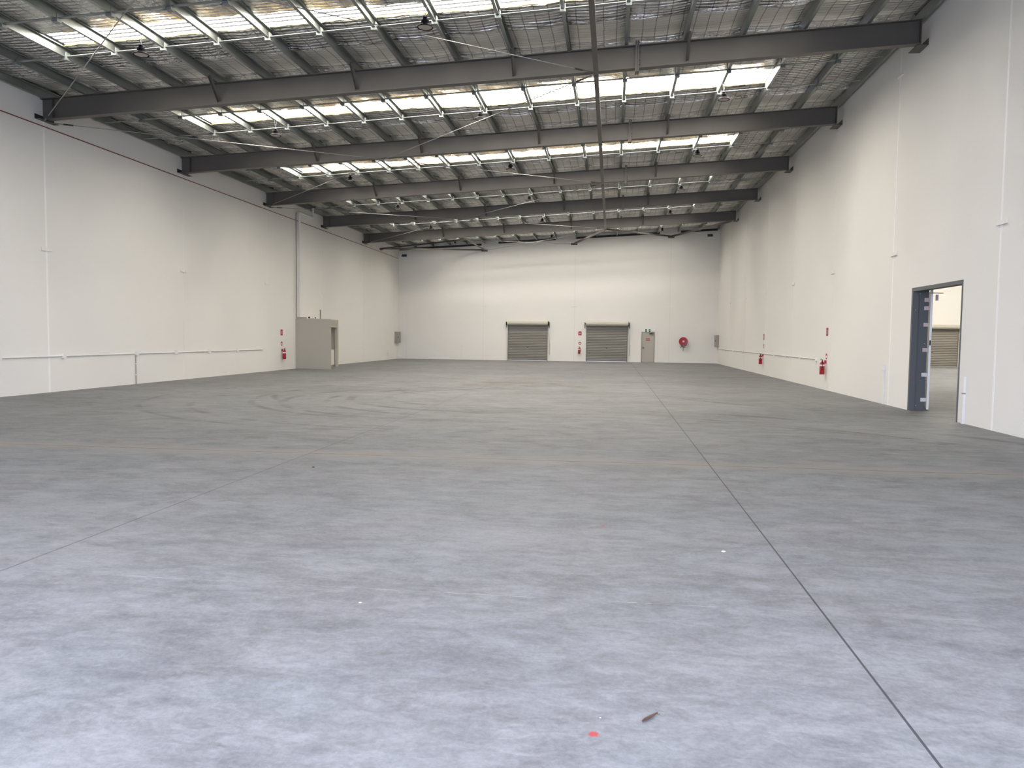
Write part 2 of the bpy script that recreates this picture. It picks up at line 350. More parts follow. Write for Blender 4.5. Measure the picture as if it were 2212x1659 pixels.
# sealant beads, raised very slightly out of the panel joints
for k in range(-2, 6):
    y = 19.65 + 6.843 * k
    if YF < y < D - .3: MB().box(XL, XL + .004, y - .030, y + .030, 0, zt(XL) - 0.55).build('joint_sealant', M['sealant'] if k < 1 else M['plate'], wl)
for k in range(-2, 8):
    y = 15.72 + 5.62 * k
    if YF < y < D - .3: MB().box(XR - .004, XR, y - .032, y + .032, 0, zt(XR) + .1).build('joint_sealant', M['sealant'] if k < 2 else M['plate'], wr)
for x in (-9.03, -2.62, 3.88):
    MB().box(x - .012, x + .012, D - .004, D, 0, zt(x) - .1).build('joint_sealant', M['filler'], wb_)
# thin upright filler strip beside the left corner
MB().box(-14.60, -14.585, D - .006, D, 0, 4.03).box(-15.15, -14.585, D - .006, D, 4.02, 4.035).build('filler_strip', M['filler'], wb_)

# ---------------- neighbouring unit seen through the doorway
tag(MB().box(XR + .2, NX1, D, D + .2, 0, 9.6).build('wall_back_neighbour', M['wall']), 'white end wall of the next unit seen through the doorway', 'wall', kind='structure')
tag(MB().box(NX1, NX1 + .2, YF, D, 0, 9.6).build('wall_right_neighbour', M['wall']), 'far white side wall of the next unit', 'wall', kind='structure')
tag(MB().box(XR + .2, NX1, YF - .2, YF, 0, 9.6).build('wall_front_neighbour', M['wall']), 'front wall of the next unit', 'wall', kind='structure')
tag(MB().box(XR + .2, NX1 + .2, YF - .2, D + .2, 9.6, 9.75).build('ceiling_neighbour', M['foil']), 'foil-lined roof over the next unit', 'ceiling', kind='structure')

# ---------------- skylights
SKY = [(k, a, b_) for k, a, b_ in ((-2, 2.55, 3.45), (0, 16.38, 17.08), (1, 22.90, 23.80), (2, 30.30, 31.16), (3, 36.78, 37.36), (4, 43.95, 44.8), (5, 50.75, 51.6))]  # the nearest strip is unseen, kept only to brighten the near floor
SKD = {0: ([(-12.6, 0), (-8.5, 0), (-5.2, .2), (-3.3, .3), (4.3, .3)], [(-12.6, 0), (-5.5, .1), (-3, .25), (4.3, .25)]),
       1: ([(-12.6, 0), (-8.6, .06), (-5.6, 0), (-2.6, -.12), (-.4, -.2), (2.1, -.22), (4.3, .1)], [(-12.6, 0), (-8.9, 0), (-6.0, .05), (-4.0, .42), (4.3, .42)])}
def edge(k, side, x):                             # hand-cut, slightly wandering edges of the opening in the foil
    w = 0.022 * math.sin(x * 7.3 + k) + 0.015 * math.sin(x * 15.1 + 2 * k + side)
    pts = SKD.get(k, ([], []))[side]
    for (x0, d0), (x1, d1) in zip(pts[:-1], pts[1:]):
        if x0 <= x <= x1: w += d0 + (d1 - d0) * (x - x0) / (x1 - x0)
    return w
SX0, SX1 = -12.60, 4.30
def in_sky(x, y):
    return SX0 < x < SX1 and any(a < y < b_ for _, a, b_ in SKY)

# ---------------- foil ceiling: real sag between purlins, real folds at the lap near every rafter
def ceiling():
    xs = set()
    for a, b_ in zip(PX[:-1], PX[1:]):
        n = 10
        for i in range(n): xs.add(round(a + (b_ - a) * i / n, 4))
    xs |= {XL, XR, SX0, SX1}; xs = sorted(x for x in xs if XL <= x <= XR)
    ys = set(); y = YF
    while y < D: ys.add(round(y, 3)); y += 0.14
    laps = [y - 1.15 for y in YB] + [D - 1.3]
    for l in laps:
        for i in range(-16, 17): ys.add(round(l + i * 0.022, 3))
    for _, a, b_ in SKY: ys |= {a, b_}
    ys.add(D)
    edges = {}
    for k, a, b_ in SKY: edges[a] = (k, 0); edges[b_] = (k, 1)
    ys = sorted(y for y in ys if y in edges or all(abs(y - e) > .56 for e in edges)); yl = ys
    for k, a, b_ in SKY: ys = sorted(set(ys) | {a - .56, b_ + .56})
    edges = {}
    for k, a, b_ in SKY: edges[a] = (k, 0); edges[b_] = (k, 1)
    def sag(x, y):
        s = 0.0
        for a, b_ in zip(PX[:-1], PX[1:]):
            if a <= x <= b_: s = 0.045 * math.sin(math.pi * (x - a) / (b_ - a)) ** 0.8
        near = min(abs(y - e) for e in edges)
        if near < .5 and SX0 - .3 < x < SX1 + .3: s *= .12 + .88 * (near / .5)
        z = zt(x) + 0.262 - s
        z += 0.006 * math.sin(y * 2.3 + x * 1.7) + 0.004 * math.sin(y * 5.1 + 1.3 * x)
        for l in laps:
            d = y - l - 0.03 * math.sin(x * 2.1) - 0.015 * math.sin(x * 5.3 + l)
            if abs(d) < 0.36:
                z -= 0.045 * math.exp(-(d / 0.16) ** 2) * (0.5 + 0.5 * math.cos(2 * math.pi * d / 0.13)) * (0.7 + 0.3 * math.sin(x * 3.7 + l))
            if 0 < d < 1.5: z += 0.030 * math.sin(min(d, 1.15) / 1.15 * math.pi / 2)
        return z
    def pt(x, y):
        if y in edges and SX0 <= x <= SX1: y = y + edge(*edges[y], x)
        return (x, y, sag(x, y))
    vs = [pt(x, y) for y in ys for x in xs]; n = len(xs); fs = []
    for j in range(len(ys) - 1):
        for i in range(n - 1):
            if in_sky((xs[i] + xs[i + 1]) / 2, (ys[j] + ys[j + 1]) / 2): continue
            fs.append((j * n + i, j * n + i + 1, (j + 1) * n + i + 1, (j + 1) * n + i))
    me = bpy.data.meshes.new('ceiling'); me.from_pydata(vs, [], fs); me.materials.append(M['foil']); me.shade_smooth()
    o = bpy.data.objects.new('ceiling', me); COL.objects.link(o)
    tag(o, 'silver foil roof insulation sagging over wire mesh', 'ceiling', kind='structure')
    # opaque roof sheet above the foil
    m2 = MB()
    def strip(y0, y1, x0, x1):
        m2.add([(x, y, zt(x) + h) for h in (.345, .36) for y in (y0, y1) for x in (x0, x1)], [(0, 2, 3, 1), (4, 5, 7, 6), (0, 1, 5, 4), (2, 6, 7, 3), (0, 4, 6, 2), (1, 3, 7, 5)])
    e = YF - .2
    for _, a, b_ in SKY:
        a, b_ = a - .27, b_ + .54; strip(e, a, XL - .2, XR + .2); strip(a, b_, XL - .2, SX0); strip(a, b_, SX1, XR + .2); e = b_
    strip(e, D + .2, XL - .2, XR + .2)
    r = m2.build('roof_sheet', M['galv'], loc=(0, 0, 8)); tag(r, 'steel roof sheeting above the foil insulation', 'roof', kind='structure')
ceiling()
for idx, (k, a, b_) in enumerate(SKY):
    z = lambda x, dz: zt(x) + 0.315 + dz
    m_ = MB(); y = a - (.25 if k in SKD else .05); p = 0.19
    while y < b_ + (.50 if k in SKD else .02):
        y1 = y + p
        for (q0, q1, h0, h1, mi) in ((0, .58, 0, 0, 0), (.58, .66, 0, .02, 1), (.66, .92, .02, .02, 1), (.92, 1.0, .02, 0, 1)):
            u0, u1 = y + (y1 - y) * q0, y + (y1 - y) * q1
            m_.add([(SX0, u0, z(SX0, h0)), (SX1, u0, z(SX1, h0)), (SX1, u1, z(SX1, h1)), (SX0, u1, z(SX0, h1))], [(0, 3, 2, 1)], mi)
        y = y1
    t = thing('window_%d' % (idx + 1), ((SX0 + SX1) / 2, (a + b_) / 2, z(-4, 0)), 'strip of ribbed translucent roof sheet, ' + ORD[idx] + ' from the camera', 'skylight', 'translucent roof strips', 'structure')
    m_.build('translucent_sheet', [M['sheet'], M['sheet_rib']], t)
    e_ = MB(); n = 90
    for i in range(n):                                          # ragged yellow edge of the cut insulation
        x0 = SX0 + (SX1 - SX0) * i / n; x1 = SX0 + (SX1 - SX0) * (i + 1) / n; w = 0.05 + 0.02 * math.sin(i * 1.7) + 0.015 * math.sin(i * 4.1)
        a0, a1 = b_ + edge(k, 1, x0), b_ + edge(k, 1, x1)
        e_.add([(x0, a0 - w * .2, zt(x0) + .238 + w * .2), (x1, a1 - w * .2, zt(x1) + .238 + w * .2), (x1, a1 + .07, zt(x1) + .262), (x0, a0 + .07, zt(x0) + .262),
                (x0, a0 - w * .2, zt(x0) + .288), (x1, a1 - w * .2, zt(x1) + .288), (x1, a1 + .07, zt(x1) + .312), (x0, a0 + .07, zt(x0) + .312)],
               [(0, 3, 2, 1), (4, 5, 6, 7), (0, 1, 5, 4), (2, 3, 7, 6)])
    e_.build('insulation_edge', M['yellow'], t)
# unseen glowing roof strips, added to light the neighbouring unit
for j, yy in enumerate((33.0, 47.0)):
    m_ = MB().box(10, 27, yy, yy + 1.0, 9.56, 9.59)
    o = m_.build('window_%d' % (20 + j), M['sheet']); tag(o, 'unseen glowing roof strip added to light the next unit', 'skylight', 'glowing strips added to light the next unit', 'structure')

# ================================================================ STEELWORK
names = ['above the picture, nearest the front wall', 'only its corner showing top left', 'nearest of five in full view', 'second of five in full view',
         'third of five in full view', 'fourth of five in full view', 'last of five, nearest the back wall']
RT = []
for i, y in enumerate(YB):
    t = thing('steel_rafter', (-4, y, zt(-4) - BD), 'dark grey steel roof rafter, ' + names[i], 'rafter', 'grey steel rafters spanning the hall')
    RT.append(t); xe = 6.88
    prof = [(-.105, 0), (.105, 0), (.105, -.018), (.007, -.018), (.007, -BD + .018), (.105, -BD + .018), (.105, -BD), (-.105, -BD), (-.105, -BD + .018), (-.007, -BD + .018), (-.007, -.018), (-.105, -.018)]
    MB().extr(prof, (XL + .02, y, zt(XL + .02)), (xe, y, zt(xe)), (0, 1, 0), (0, 0, 1)).build('beam', M['steel'], t)
    MB().box(xe, xe + .022, y - .115, y + .115, zt(xe) - BD - .01, zt(xe) + .005).build('end_plate', M['alu'] if False else M['steel'], t)
    zb = zt(XL) - BD - .004
    MB().extr([(0, 0), (.16, 0), (.16, .012), (.012, .012), (.012, .13), (0, .13)], (XL + .006, y - .30, zb - .014), (XL + .006, y + .42, zb - .014), (1, 0, 0), (0, 0, 1)).build('seat_angle', M['dark_steel'], t)
    zb = zt(XR) - BD - .03
    MB().extr([(0, 0), (-.25, 0), (-.25, .014), (-.014, .014), (-.014, .15), (0, .15)], (XR - .006, y - .04, zb), (XR - .006, y + .50, zb), (1, 0, 0), (0, 0, 1)).build('seat_angle', M['steel'], t)
    xs_ = 0.47 - .03 * (i - 2) * .6
    for s in (-1, 1):
        MB().box(xs_ - .022 + s * .026, xs_ + .022 + s * .026, y - .12, y + .12, zt(xs_) - BD - .09, zt(xs_) + .09).build('splice_plate', M['steel'], t)
    if i in (2, 3, 4):
        for zz in (.05, -.06, -.16, -.36, -.46, -.60):
            MB().lathe([(0, 0), (.014, 0), (.014, .022), (0, .022)], (xs_ + .048, y - .085, zt(xs_) + zz), (1, 0, 0), 6).build('bolt', M['dark_steel'], t)
    for pi in (4, 7, 10, 13):                                # fly braces down from the purlins
        x = PX[pi]
        MB().angle((x + .02, y - .52, zt(x) + .05), (x + .02, y - .02, zt(x) - BD + .10), .07, .006, (1, 0, 0)).build('fly_brace', M['steel'], t)
    for x in (XL + .35, ):
        MB().box(x, x + .012, y - .10, y + .10, zt(x) - BD + .02, zt(x) - .02).build('stiffener', M['steel'], t)

for i, x in enumerate(PX):                                       # C purlins, running the length of the hall
    s = 1 if i % 2 == 0 else 1
    z0 = zt(x) + .012; h = .235; w = .075
    prof = [(0, 0), (w, 0), (w, .02), (w - .005, .02), (w - .005, .005), (.005, .005), (.005, h - .005), (w - .005, h - .005), (w - .005, h - .02), (w, h - .02), (w, h), (0, h)]
    if x < -15: prof = [(a, b_) for a, b_ in prof]
    o = MB().extr(prof, (x - w / 2, YF + .02, z0), (x - w / 2, D - .02, z0), (1, 0, 0), (0, 0, 1)).build('roof_purlin', M['galv'])
    tag(o, 'galvanised roof purlin, ' + (ORD[i] + ' from the left wall' if i < 9 else ORD[17 - i] + ' from the right wall'), 'purlin', 'galvanised purlins under the roof foil')

# bridging: pressed channels between the purlins, two rows to a bay
rows = []
for k in range(-2, 6):
    mid = 19.616 + 6.843 * k - 3.4215
    rows += [(k, mid - .98), (k, mid + .95)]
first = None
for j, (k, y) in enumerate(rows):
    if k < -1: continue
    nm = ('nearer' if j % 2 == 0 else 'farther') + ' of two ' + ('before the first rafter in view' if k == 0 else 'above the camera' if k == -1 else 'beyond the ' + ORD[k - 1] + ' rafter in view')
    lab = 'row of galvanised bridging channels, ' + nm
    zc = zt(0)
    if first is None:
        first = thing('bridging_row', (0, y, zc), lab, 'roof bridging', 'bridging rows between the purlins')
        for a, b_ in zip(PX[:-1], PX[1:]):
            MB().extr([(-.045, 0), (.045, 0), (.045, .012), (.040, .012), (.040, .005), (-.040, .005), (-.040, .012), (-.045, .012)], (a + .05, y, zt(a) + .03), (b_ - .05, y, zt(b_) + .03), (0, 1, 0), (0, 0, 1)).build('channel', M['galv_bright'], first)
        for a in PX[1:-1]:
            MB().box(a - .055, a - .04, y - .07, y + .07, zt(a) - .05, zt(a) + .20).box(a - .055, a + .07, y - .07, y + .07, zt(a) - .05, zt(a) + .006).box(a + .045, a + .06, y - .07, y + .07, zt(a) - .01, zt(a) + .12).build('bracket', M['galv_bright'], first)
        ftree = treeof(first)
    else:
        dup(first, (0, y, zc), lab, 0, ftree)

# longitudinal strut tying the rafters at their bottom flange
for i in range(len(YB) - 1):
    y0, y1 = YB[i] + .115, YB[i + 1] - .115
    nm = 'between the ' + ORD[i - 2] + ' and ' + ORD[i - 1] + ' rafters in view' if i > 1 else ('ending at the nearest rafter in view' if i == 1 else 'above the camera, out in front of the picture')
    o = MB().box(-.56, -.445, y0, y1, 7.975, 8.085).build('strut_tube', M['steel'])
    tag(o, 'square grey tie tube, ' + nm, 'strut', 'square tie tubes in line between rafters')
# rods
RODS = [((-.5, 5.93, 8.03), (-15.0, 19.5, 7.22), 'from first rafter left end up out of view'),
        ((-15, 5.93, 7.22), (-.62, 19.48, 8.04), 'from above down to tie tube at first rafter'),
        ((-15, 19.75, 7.22), (-.62, 33.18, 8.04), 'from first rafter left end to tie tube at third'),
        ((-.62, 19.74, 8.04), (-15, 33.18, 7.22), 'from tie tube at first rafter to third rafter left end'),
        ((-.62, 33.42, 8.04), (-15, 46.86, 7.22), 'from tie tube at third rafter to last rafter left end'),
        ((-15, 33.42, 7.22), (-.62, 46.86, 8.04), 'from third rafter left end to tie tube at last')]
for a, b_, l in RODS:
    t = thing('brace_rod', a, 'thin diagonal brace rod ' + l, 'brace rod', 'diagonal rods under the rafters')
    A, B = Vector(a), Vector(b_); d = (B - A).normalized()
    MB().tube([A, B], .011, 8).build('rod', M['rod'], t)
    for P, s in ((A, 1), (B, -1)):
        MB().tube([P + d * s * .28, P + d * s * .52], .022, 8).build('turnbuckle', M['dark_steel'], t)
        MB().bar(P, P + d * s * .3, .05, .012).build('cleat', M['steel'], t)

# wind truss at the back wall
nW = (XL + .05, 50.55, 7.27); n1 = (-8.79, 46.99, 7.40); b1 = (-8.98, D - .06, 7.66); b2 = (-2.72, D - .06, 8.10); b3 = (3.86, D - .06, 8.55)
s5 = (-.5, YB[-1] + .12, 7.98); r5 = (6.70, YB[-1] + .08, 8.42)
TR = [(nW, n1, 'left wall to the last rafter'), (nW, b1, 'left wall to the back wall'), (n1, b1, 'last rafter to left cleat on back wall'),
      (s5, b2, 'tie tube end to middle cleat on back wall'), (s5, b3, 'tie tube end to right cleat on back wall'), (r5, b3, 'right end of the last rafter to the back wall')]
for a, b_, l in TR:
    o = MB().angle(a, b_, .10, .010).build('brace_angle', M['steel']); tag(o, 'steel angle brace from ' + l, 'brace', 'angle braces of the end bay')
for a, b_, l in ((b1, (-.6, 47.1, 7.98), 'from left back-wall cleat to tie tube end'), (b2, (-8.6, 47.1, 7.42), 'from middle back-wall cleat to last rafter')):
    tag(MB().tube([a, b_], .012, 8).build('brace_rod', M['rod']), 'thin end-bay brace rod ' + l, 'brace rod', 'thin rods of the end bay')
for P, l in ((b1, 'left'), (b2, 'middle'), (b3, 'right')):
    x, y, z = P
    o = MB().box(x - .22, x + .22, D - .014, D - .001, z - .06, z + .07).box(x - .22, x + .22, D - .15, D - .014, z - .012, z + .004).build('wall_cleat', M['steel'])
    tag(o, 'dark steel cleat high on the back wall, ' + l + ' one of three', 'bracket', 'cleats on the back wall')
x, y, z = nW
tag(MB().box(XL + .001, XL + .014, y - .22, y + .22, z - .06, z + .08).box(XL + .014, XL + .15, y - .22, y + .22, z - .02, z - .004).build('wall_cleat', M['steel']), 'dark steel cleat high on the left wall beside the back corner', 'bracket', 'cleats on the back wall')
# ledger channels that carry the purlin ends along the back wall
for j, (x0, x1) in enumerate(((-15.1, -9.2), (-8.0, -4.0), (-2.6, 3.1), (4.5, 6.95))):
    t = thing('ledger_channel', ((x0 + x1) / 2, D - .07, zt((x0 + x1) / 2)), 'dark steel ledger along the back wall top, ' + ORD[j] + ' from the left', 'ledger', 'ledgers along the back wall')
    dz = .015 if j == 0 else .08
    MB().extr([(0, 0), (-.12, 0), (-.12, .02), (-.02, .02), (-.02, .14), (0, .14)], (x0, D - .001, zt(x0) - .13 + dz), (x1, D - .001, zt(x1) - .13 + dz), (0, 1, 0), (0, 0, 1)).build('channel', M['dark_steel'], t)
    for px in PX:
        if x0 + .1 < px < x1 - .02:
            MB().box(px - .005, px + .005, D - .11, D - .02, zt(px) - .10 + dz, zt(px) + .18).build('cleat', M['dark_steel'], t)
# small dark brackets in the back corners
for x, z, l in ((-14.75, 7.28, 'left'), (6.45, 8.60, 'right')):
    tag(MB().box(x - .17, x + .17, D - .16, D - .001, z - .03, z + .06).box(x - .17, x + .17, D - .012, D - .001, z + .06, z + .14).build('corner_bracket', M['dark_steel']), 'small dark steel bracket on the back wall near the ' + l + ' corner', 'bracket')

# ================================================================ HIGH BAY LIGHTS
cols = ((-10.16, 'left'), (-3.92, 'middle'), (2.97, 'right'))
hb0 = None; bays = ['nearest bay in view', 'bay beyond the first rafter', 'bay beyond the second rafter', 'bay beyond the third rafter', 'bay beyond the fourth rafter', 'end bay by the back wall']
for bi in range(6):
    for x, cn in cols:
        y = 16.194 + 6.843 * bi; z = zt(x) - .45
        lab = 'round black high-bay lamp on white cords, ' + cn + ' column, ' + bays[bi]
        if hb0 is None:
            t = hb0 = thing('high_bay_lamp', (x, y, z), lab, 'ceiling lamp', 'high-bay lamps hung from the purlins')
            MB().lathe([(.02, .13), (.075, .13), (.085, .12), (.085, .05), (.10, .045), (.135, .02), (.165, -.005), (.165, -.02), (.15, -.02), (.14, -.008), (.02, -.008)], (x, y, z), n=28).build('housing', M['black'], t, True); hs_ = kids(t)[0]
            lens = MB().lathe([(0, -.021), (.08, -.020), (.138, -.014), (.14, -.007), (0, -.007)], (x, y, z), n=28).build('diffuser', M['lens'], hs_, True)
            MB().lathe([(0, .19), (.045, .19), (.05, .18), (.05, .13), (0, .13)], (x, y, z), n=16).build('driver', M['black'], hs_, True)
            for s in (-1, 1):
                MB().tube([(x, y, z + .21), (x + s * .045, y, z + .47)], .006, 6).build('cord', M['chain'], t)
            MB().lathe([(.012, 0), (.02, .01), (.012, .03)], (x, y, z + .185), n=8).build('hook', M['chain'], t)
            hbt = treeof(hb0)
        else: dup(hb0, (x, y, z), lab, 0, hbt)

# ================================================================ BACK WALL
def roller(n, x0, x1, y, label, zc=2.47, chain=True, group='grey roller doors'):
    t = thing('door_%d' % n, ((x0 + x1) / 2, y, 0), label, 'roller door', group, 'structure')
    yc = y - .05; c = MB(); prof = []; z = .05; p = .112
    pts = []
    while z < zc - .01:
        pts += [(0, z), (.0, z + p * .45), (-.028, z + p * .60), (-.028, z + p * .85), (0, z + p)]; z += p
    vs = []; fs = []
    for (d, zz) in pts: vs += [(x0 + .05, yc + d, zz), (x1 - .05, yc + d, zz)]
    for i in range(len(pts) - 1): fs.append((2 * i, 2 * i + 1, 2 * i + 3, 2 * i + 2))
    c.add(vs, fs); cur = c.build('curtain', M['shutter'], t)
    MB().box(x0 + .04, x1 - .04, yc - .03, yc + .02, .0, .05).build('bottom_rail', M['alu'], cur)
    xm = (x0 + x1) / 2
    MB().box(xm - .05, xm + .05, yc - .035, yc - .015, .93, .96).build('lock_handle', M['black'], cur)
    MB().box(xm - .07, xm + .07, yc - .018, yc - .0145, .78, .86).build('sticker', M['label_yellow'], cur)
    for xx in (x0, x1 - .05):
        MB().box(xx, xx + .05, y - .09, y - .001, 0, zc).build('guide_rail', M['shutter_dark'], t)
    MB().lathe([(0, 0), (.145, 0), (.145, x1 - x0 + .06), (0, x1 - x0 + .06)], (x0 - .03, y - .19, zc + .14), (1, 0, 0), 28).build('roll', M['drum'], t, True)
    MB().lathe([(0, 0), (.152, 0), (.152, .012), (0, .012)], (x0 + .9, y - .19, zc + .14), (1, 0, 0), 28).build('strap', M['drum'], t, True)
    for xx, w in ((x0 - .12, .035), (x1 + .09, .035)):
        MB().box(xx, xx + w, y - .25, y - .001, zc + .0, zc + .24).box(xx, xx + w, y - .03, y - .001, zc - .16, zc + .0).tube([(min(xx, x0), y - .19, zc + .14), (max(xx + w, x0 + .02) if xx < x0 else x1, y - .19, zc + .14)], .025, 8).build('bracket', M['black'], t)
    MB().lathe([(0, 0), (.165, 0), (.165, .035), (0, .035)], (x1 + .03, y - .19, zc + .14), (1, 0, 0), 24).build('chain_wheel', M['black'], t, True)
    if chain:
        MB().tube([(x1 + .055, y - .2, zc - .02), (x1 + .15, y - .06, zc - 1.25)], .011, 6).tube([(x1 + .15, y - .06, 1.22), (x1 + .14, y - .06, .42)], .017, 6).build('pull_chain', M['pipe_grey'], t)
    return t
roller(1, -7.27, -4.47, D, 'grey ribbed roller door on the back wall, left of the two')
roller(2, -1.78, 1.06, D, 'grey ribbed roller door on the back wall, right of the two')
roller(5, 19.3, 22.52, D, 'grey roller door of the next unit seen through the doorway', chain=False)

# exit door
dx0, dx1, dz = 2.00, 2.90, 2.04
t = thing('door_3', ((dx0 + dx1) / 2, D, 0), 'beige steel exit door under the green sign', 'door', kind='structure')
MB().box(dx0, dx0 + .055, D - .06, D - .001, 0, dz).box(dx1 - .055, dx1, D - .06, D - .001, 0, dz).box(dx0, dx1, D - .06, D - .001, dz, dz + .055).build('frame', M['door_frame'], t)
lf = MB().box(dx0 + .058, dx1 - .058, D - .045, D - .003, .012, dz - .003).build('leaf', M['door'], t)
MB().box(dx0 + .10, dx0 + .14, D - .055, D - .045, .93, 1.08).tube([(dx0 + .12, D - .075, 1.0), (dx0 + .24, D - .075, 1.0)], .012, 8).tube([(dx0 + .12, D - .075, 1.0), (dx0 + .12, D - .05, 1.0)], .012, 8).build('door_handle', M['dark_steel'], lf)
MB().box(dx1 - .36, dx1 - .08, D - .11, D - .046, dz - .10, dz - .04).bar((dx1 - .3, D - .12, dz - .03), (dx1 - .1, D - .14, dz + .01), .02, .012).build('door_closer', M['dark_steel'], lf)
sg = MB().box(2.32, 2.57, D - .052, D - .0455, 1.49, 1.66).build('door_sign', M['sign_red'])
tag(sg, 'small red rectangular notice on the beige exit door', 'sign')
mb = MB()
for zz in (1.615, 1.575, 1.535):
    x_ = 2.35
    for w in (.05, .035, .045, .03):
        mb.box(x_, x_ + w, D - .0535, D - .0521, zz - .008, zz + .008); x_ += w + .012
mb.build('lettering', M['pink'], sg)
t = thing('exit_sign', (2.43, D - .04, 2.13), 'green running-man exit sign above the beige door', 'sign')
MB().box(2.255, 2.605, D - .06, D - .001, 2.10, 2.28).build('box', M['green'], t)
mm = MB(); cx_, cz_ = 2.43, 2.19; yy = D - .064
mm.box(cx_ - .06, cx_ + .06, yy + .001, yy + .004, 2.105, 2.275)
mm.build('panel', M['exit_glow'], t)
mn = MB(); mn.lathe([(0, 0), (.016, 0), (.016, .002), (0, .002)], (cx_ + .012, yy, 2.255), (0, -1, 0), 12)
for a, b_, w in (((.005, .045), (-.01, -.005), .026), ((-.01, -.005), (.03, -.03), .014), ((.03, -.03), (.03, -.07), .012), ((-.01, -.005), (-.02, -.045), .014), ((-.02, -.045), (-.05, -.06), .012), ((.0, .04), (.045, .02), .010), ((.0, .04), (-.04, .025), .010)):
    mn.bar((cx_ + a[0], yy - .001, cz_ + a[1]), (cx_ + b_[0], yy - .001, cz_ + b_[1]), .002, w, (0, 0, 1) if abs(a[0] - b_[0]) > abs(a[1] - b_[1]) else (1, 0, 0))
mn.build('running_figure', M['green'], t)
for s in (-1, 1):
    mk = MB(); x_ = cx_ + s * .115
    mk.box(x_ - .028, x_ + .028, yy + .002, yy + .0035, 2.185, 2.195).bar((x_ + s * .03, yy + .003, 2.19), (x_ + s * .008, yy + .003, 2.212), .002, .01, (0, 1, 0)).bar((x_ + s * .03, yy + .003, 2.19), (x_ + s * .008, yy + .003, 2.168), .002, .01, (0, 1, 0))
    mk.build('arrow', M['exit_glow'], t)
tag(MB().tube([(2.62, D - .012, 2.19), (3.10, D - .012, 2.19), (3.10, D - .012, .0)], .010, 6).build('conduit', M['white']), 'thin white conduit from the exit sign down to the floor', 'conduit')

# sockets on short conduit posts
def post(x, y, h, ax, label):                                   # ax: direction off the wall
    ax = Vector(ax); c = Vector((x, y, 0)); sd = Vector((ax.y, -ax.x, 0))
    t = thing('socket_post', (x, y, 0), label, 'socket', 'sockets on short wall conduits')
    a = c + ax * .02
    MB().bar(a, a + Vector((0, 0, h - .08)), .035, .035, tuple(ax)).build('conduit', M['white'], t)
    a = c + ax * .04; MB().bar(a + Vector((0, 0, h - .10)), a + Vector((0, 0, h + .03)), .10, .075, tuple(ax)).build('socket_box', M['white'], t)
post(3.565, D, 1.07, (0, -1, 0), 'white socket on a short conduit right of the exit door')
post(-10.57, D, .97, (0, -1, 0), 'white socket on a short conduit on the back wall, left of the roller doors')
post(XL, 52.16, .44, (1, 0, 0), 'low white socket on the left wall near the back corner')
post(XR, 21.65, 1.0, (-1, 0, 0), 'white conduit post on the right wall just beyond the doorway')
t = thing('conduit_cover', (XR, 16.90, 0), 'slim white cable cover rising from the floor just before the doorway', 'cable cover')
MB().box(XR - .05, XR - .001, 16.87, 16.93, 0, .62).build('cover', M['white'], t); MB().box(XR - .045, XR - .001, 16.872, 16.928, .622, .95).build('cover', M['white'], t)
MB().box(XR - .052, XR - .001, 16.868, 16.932, .60, .625).build('joiner', M['pipe_grey'], t)

# hose reel
hx, hz = 4.83, 1.47
t = thing('fire_hose_reel', (hx, D - .12, hz - .3), 'round red fire hose reel on the back wall', 'hose reel')
MB().lathe([(.02, 0), (.295, 0), (.295, .018), (.27, .018), (.20, .010), (.095, .010), (.095, .026), (.02, .026)], (hx, D - .20, hz), (0, -1, 0), 40).build('front_disc', M['red'], t, True)
MB().lathe([(0, 0), (.07, 0), (.07, .04), (.03, .05), (0, .05)], (hx, D - .205, hz), (0, -1, 0), 24).build('hub', M['pink'], t, True)
MB().lathe([(.02, 0), (.295, 0), (.295, .015), (.02, .015)], (hx, D - .05, hz), (0, -1, 0), 40).build('rear_disc', M['red'], t, True)
MB().lathe([(.15, 0), (.262, 0), (.262, .125), (.15, .125)], (hx, D - .07, hz), (0, -1, 0), 36).build('hose', M['black'], t, True)
MB().box(hx - .08, hx + .08, D - .05, D - .001, hz - .12, hz + .12).build('wall_bracket', M['red'], t)
MB().bar((hx - .2, D - .21, hz - .27), (hx + .2, D - .21, hz - .27), .02, .02).bar((hx - .20, D - .21, hz - .27), (hx - .05, D - .21, hz - .34), .02, .02).bar((hx + .2, D - .21, hz - .27), (hx + .05, D - .21, hz - .34), .02, .02).build('hose_guide', M['dark_steel'], t)
MB().tube([(hx - .17, D - .12, hz - .44), (hx - .15, D - .12, hz - .36), (hx, D - .12, hz - .36)], .018, 8).tube([(hx, D - .1, hz - .36), (hx + .14, D - .1, hz - .41)], .018, 8).build('valve', M['dark_steel'], t)
MB().tube([(hx + .01, D - .05, hz - .36), (hx + .01, D - .05, hz - .64)], .014, 8).build('supply_pipe', M['rod'], t)

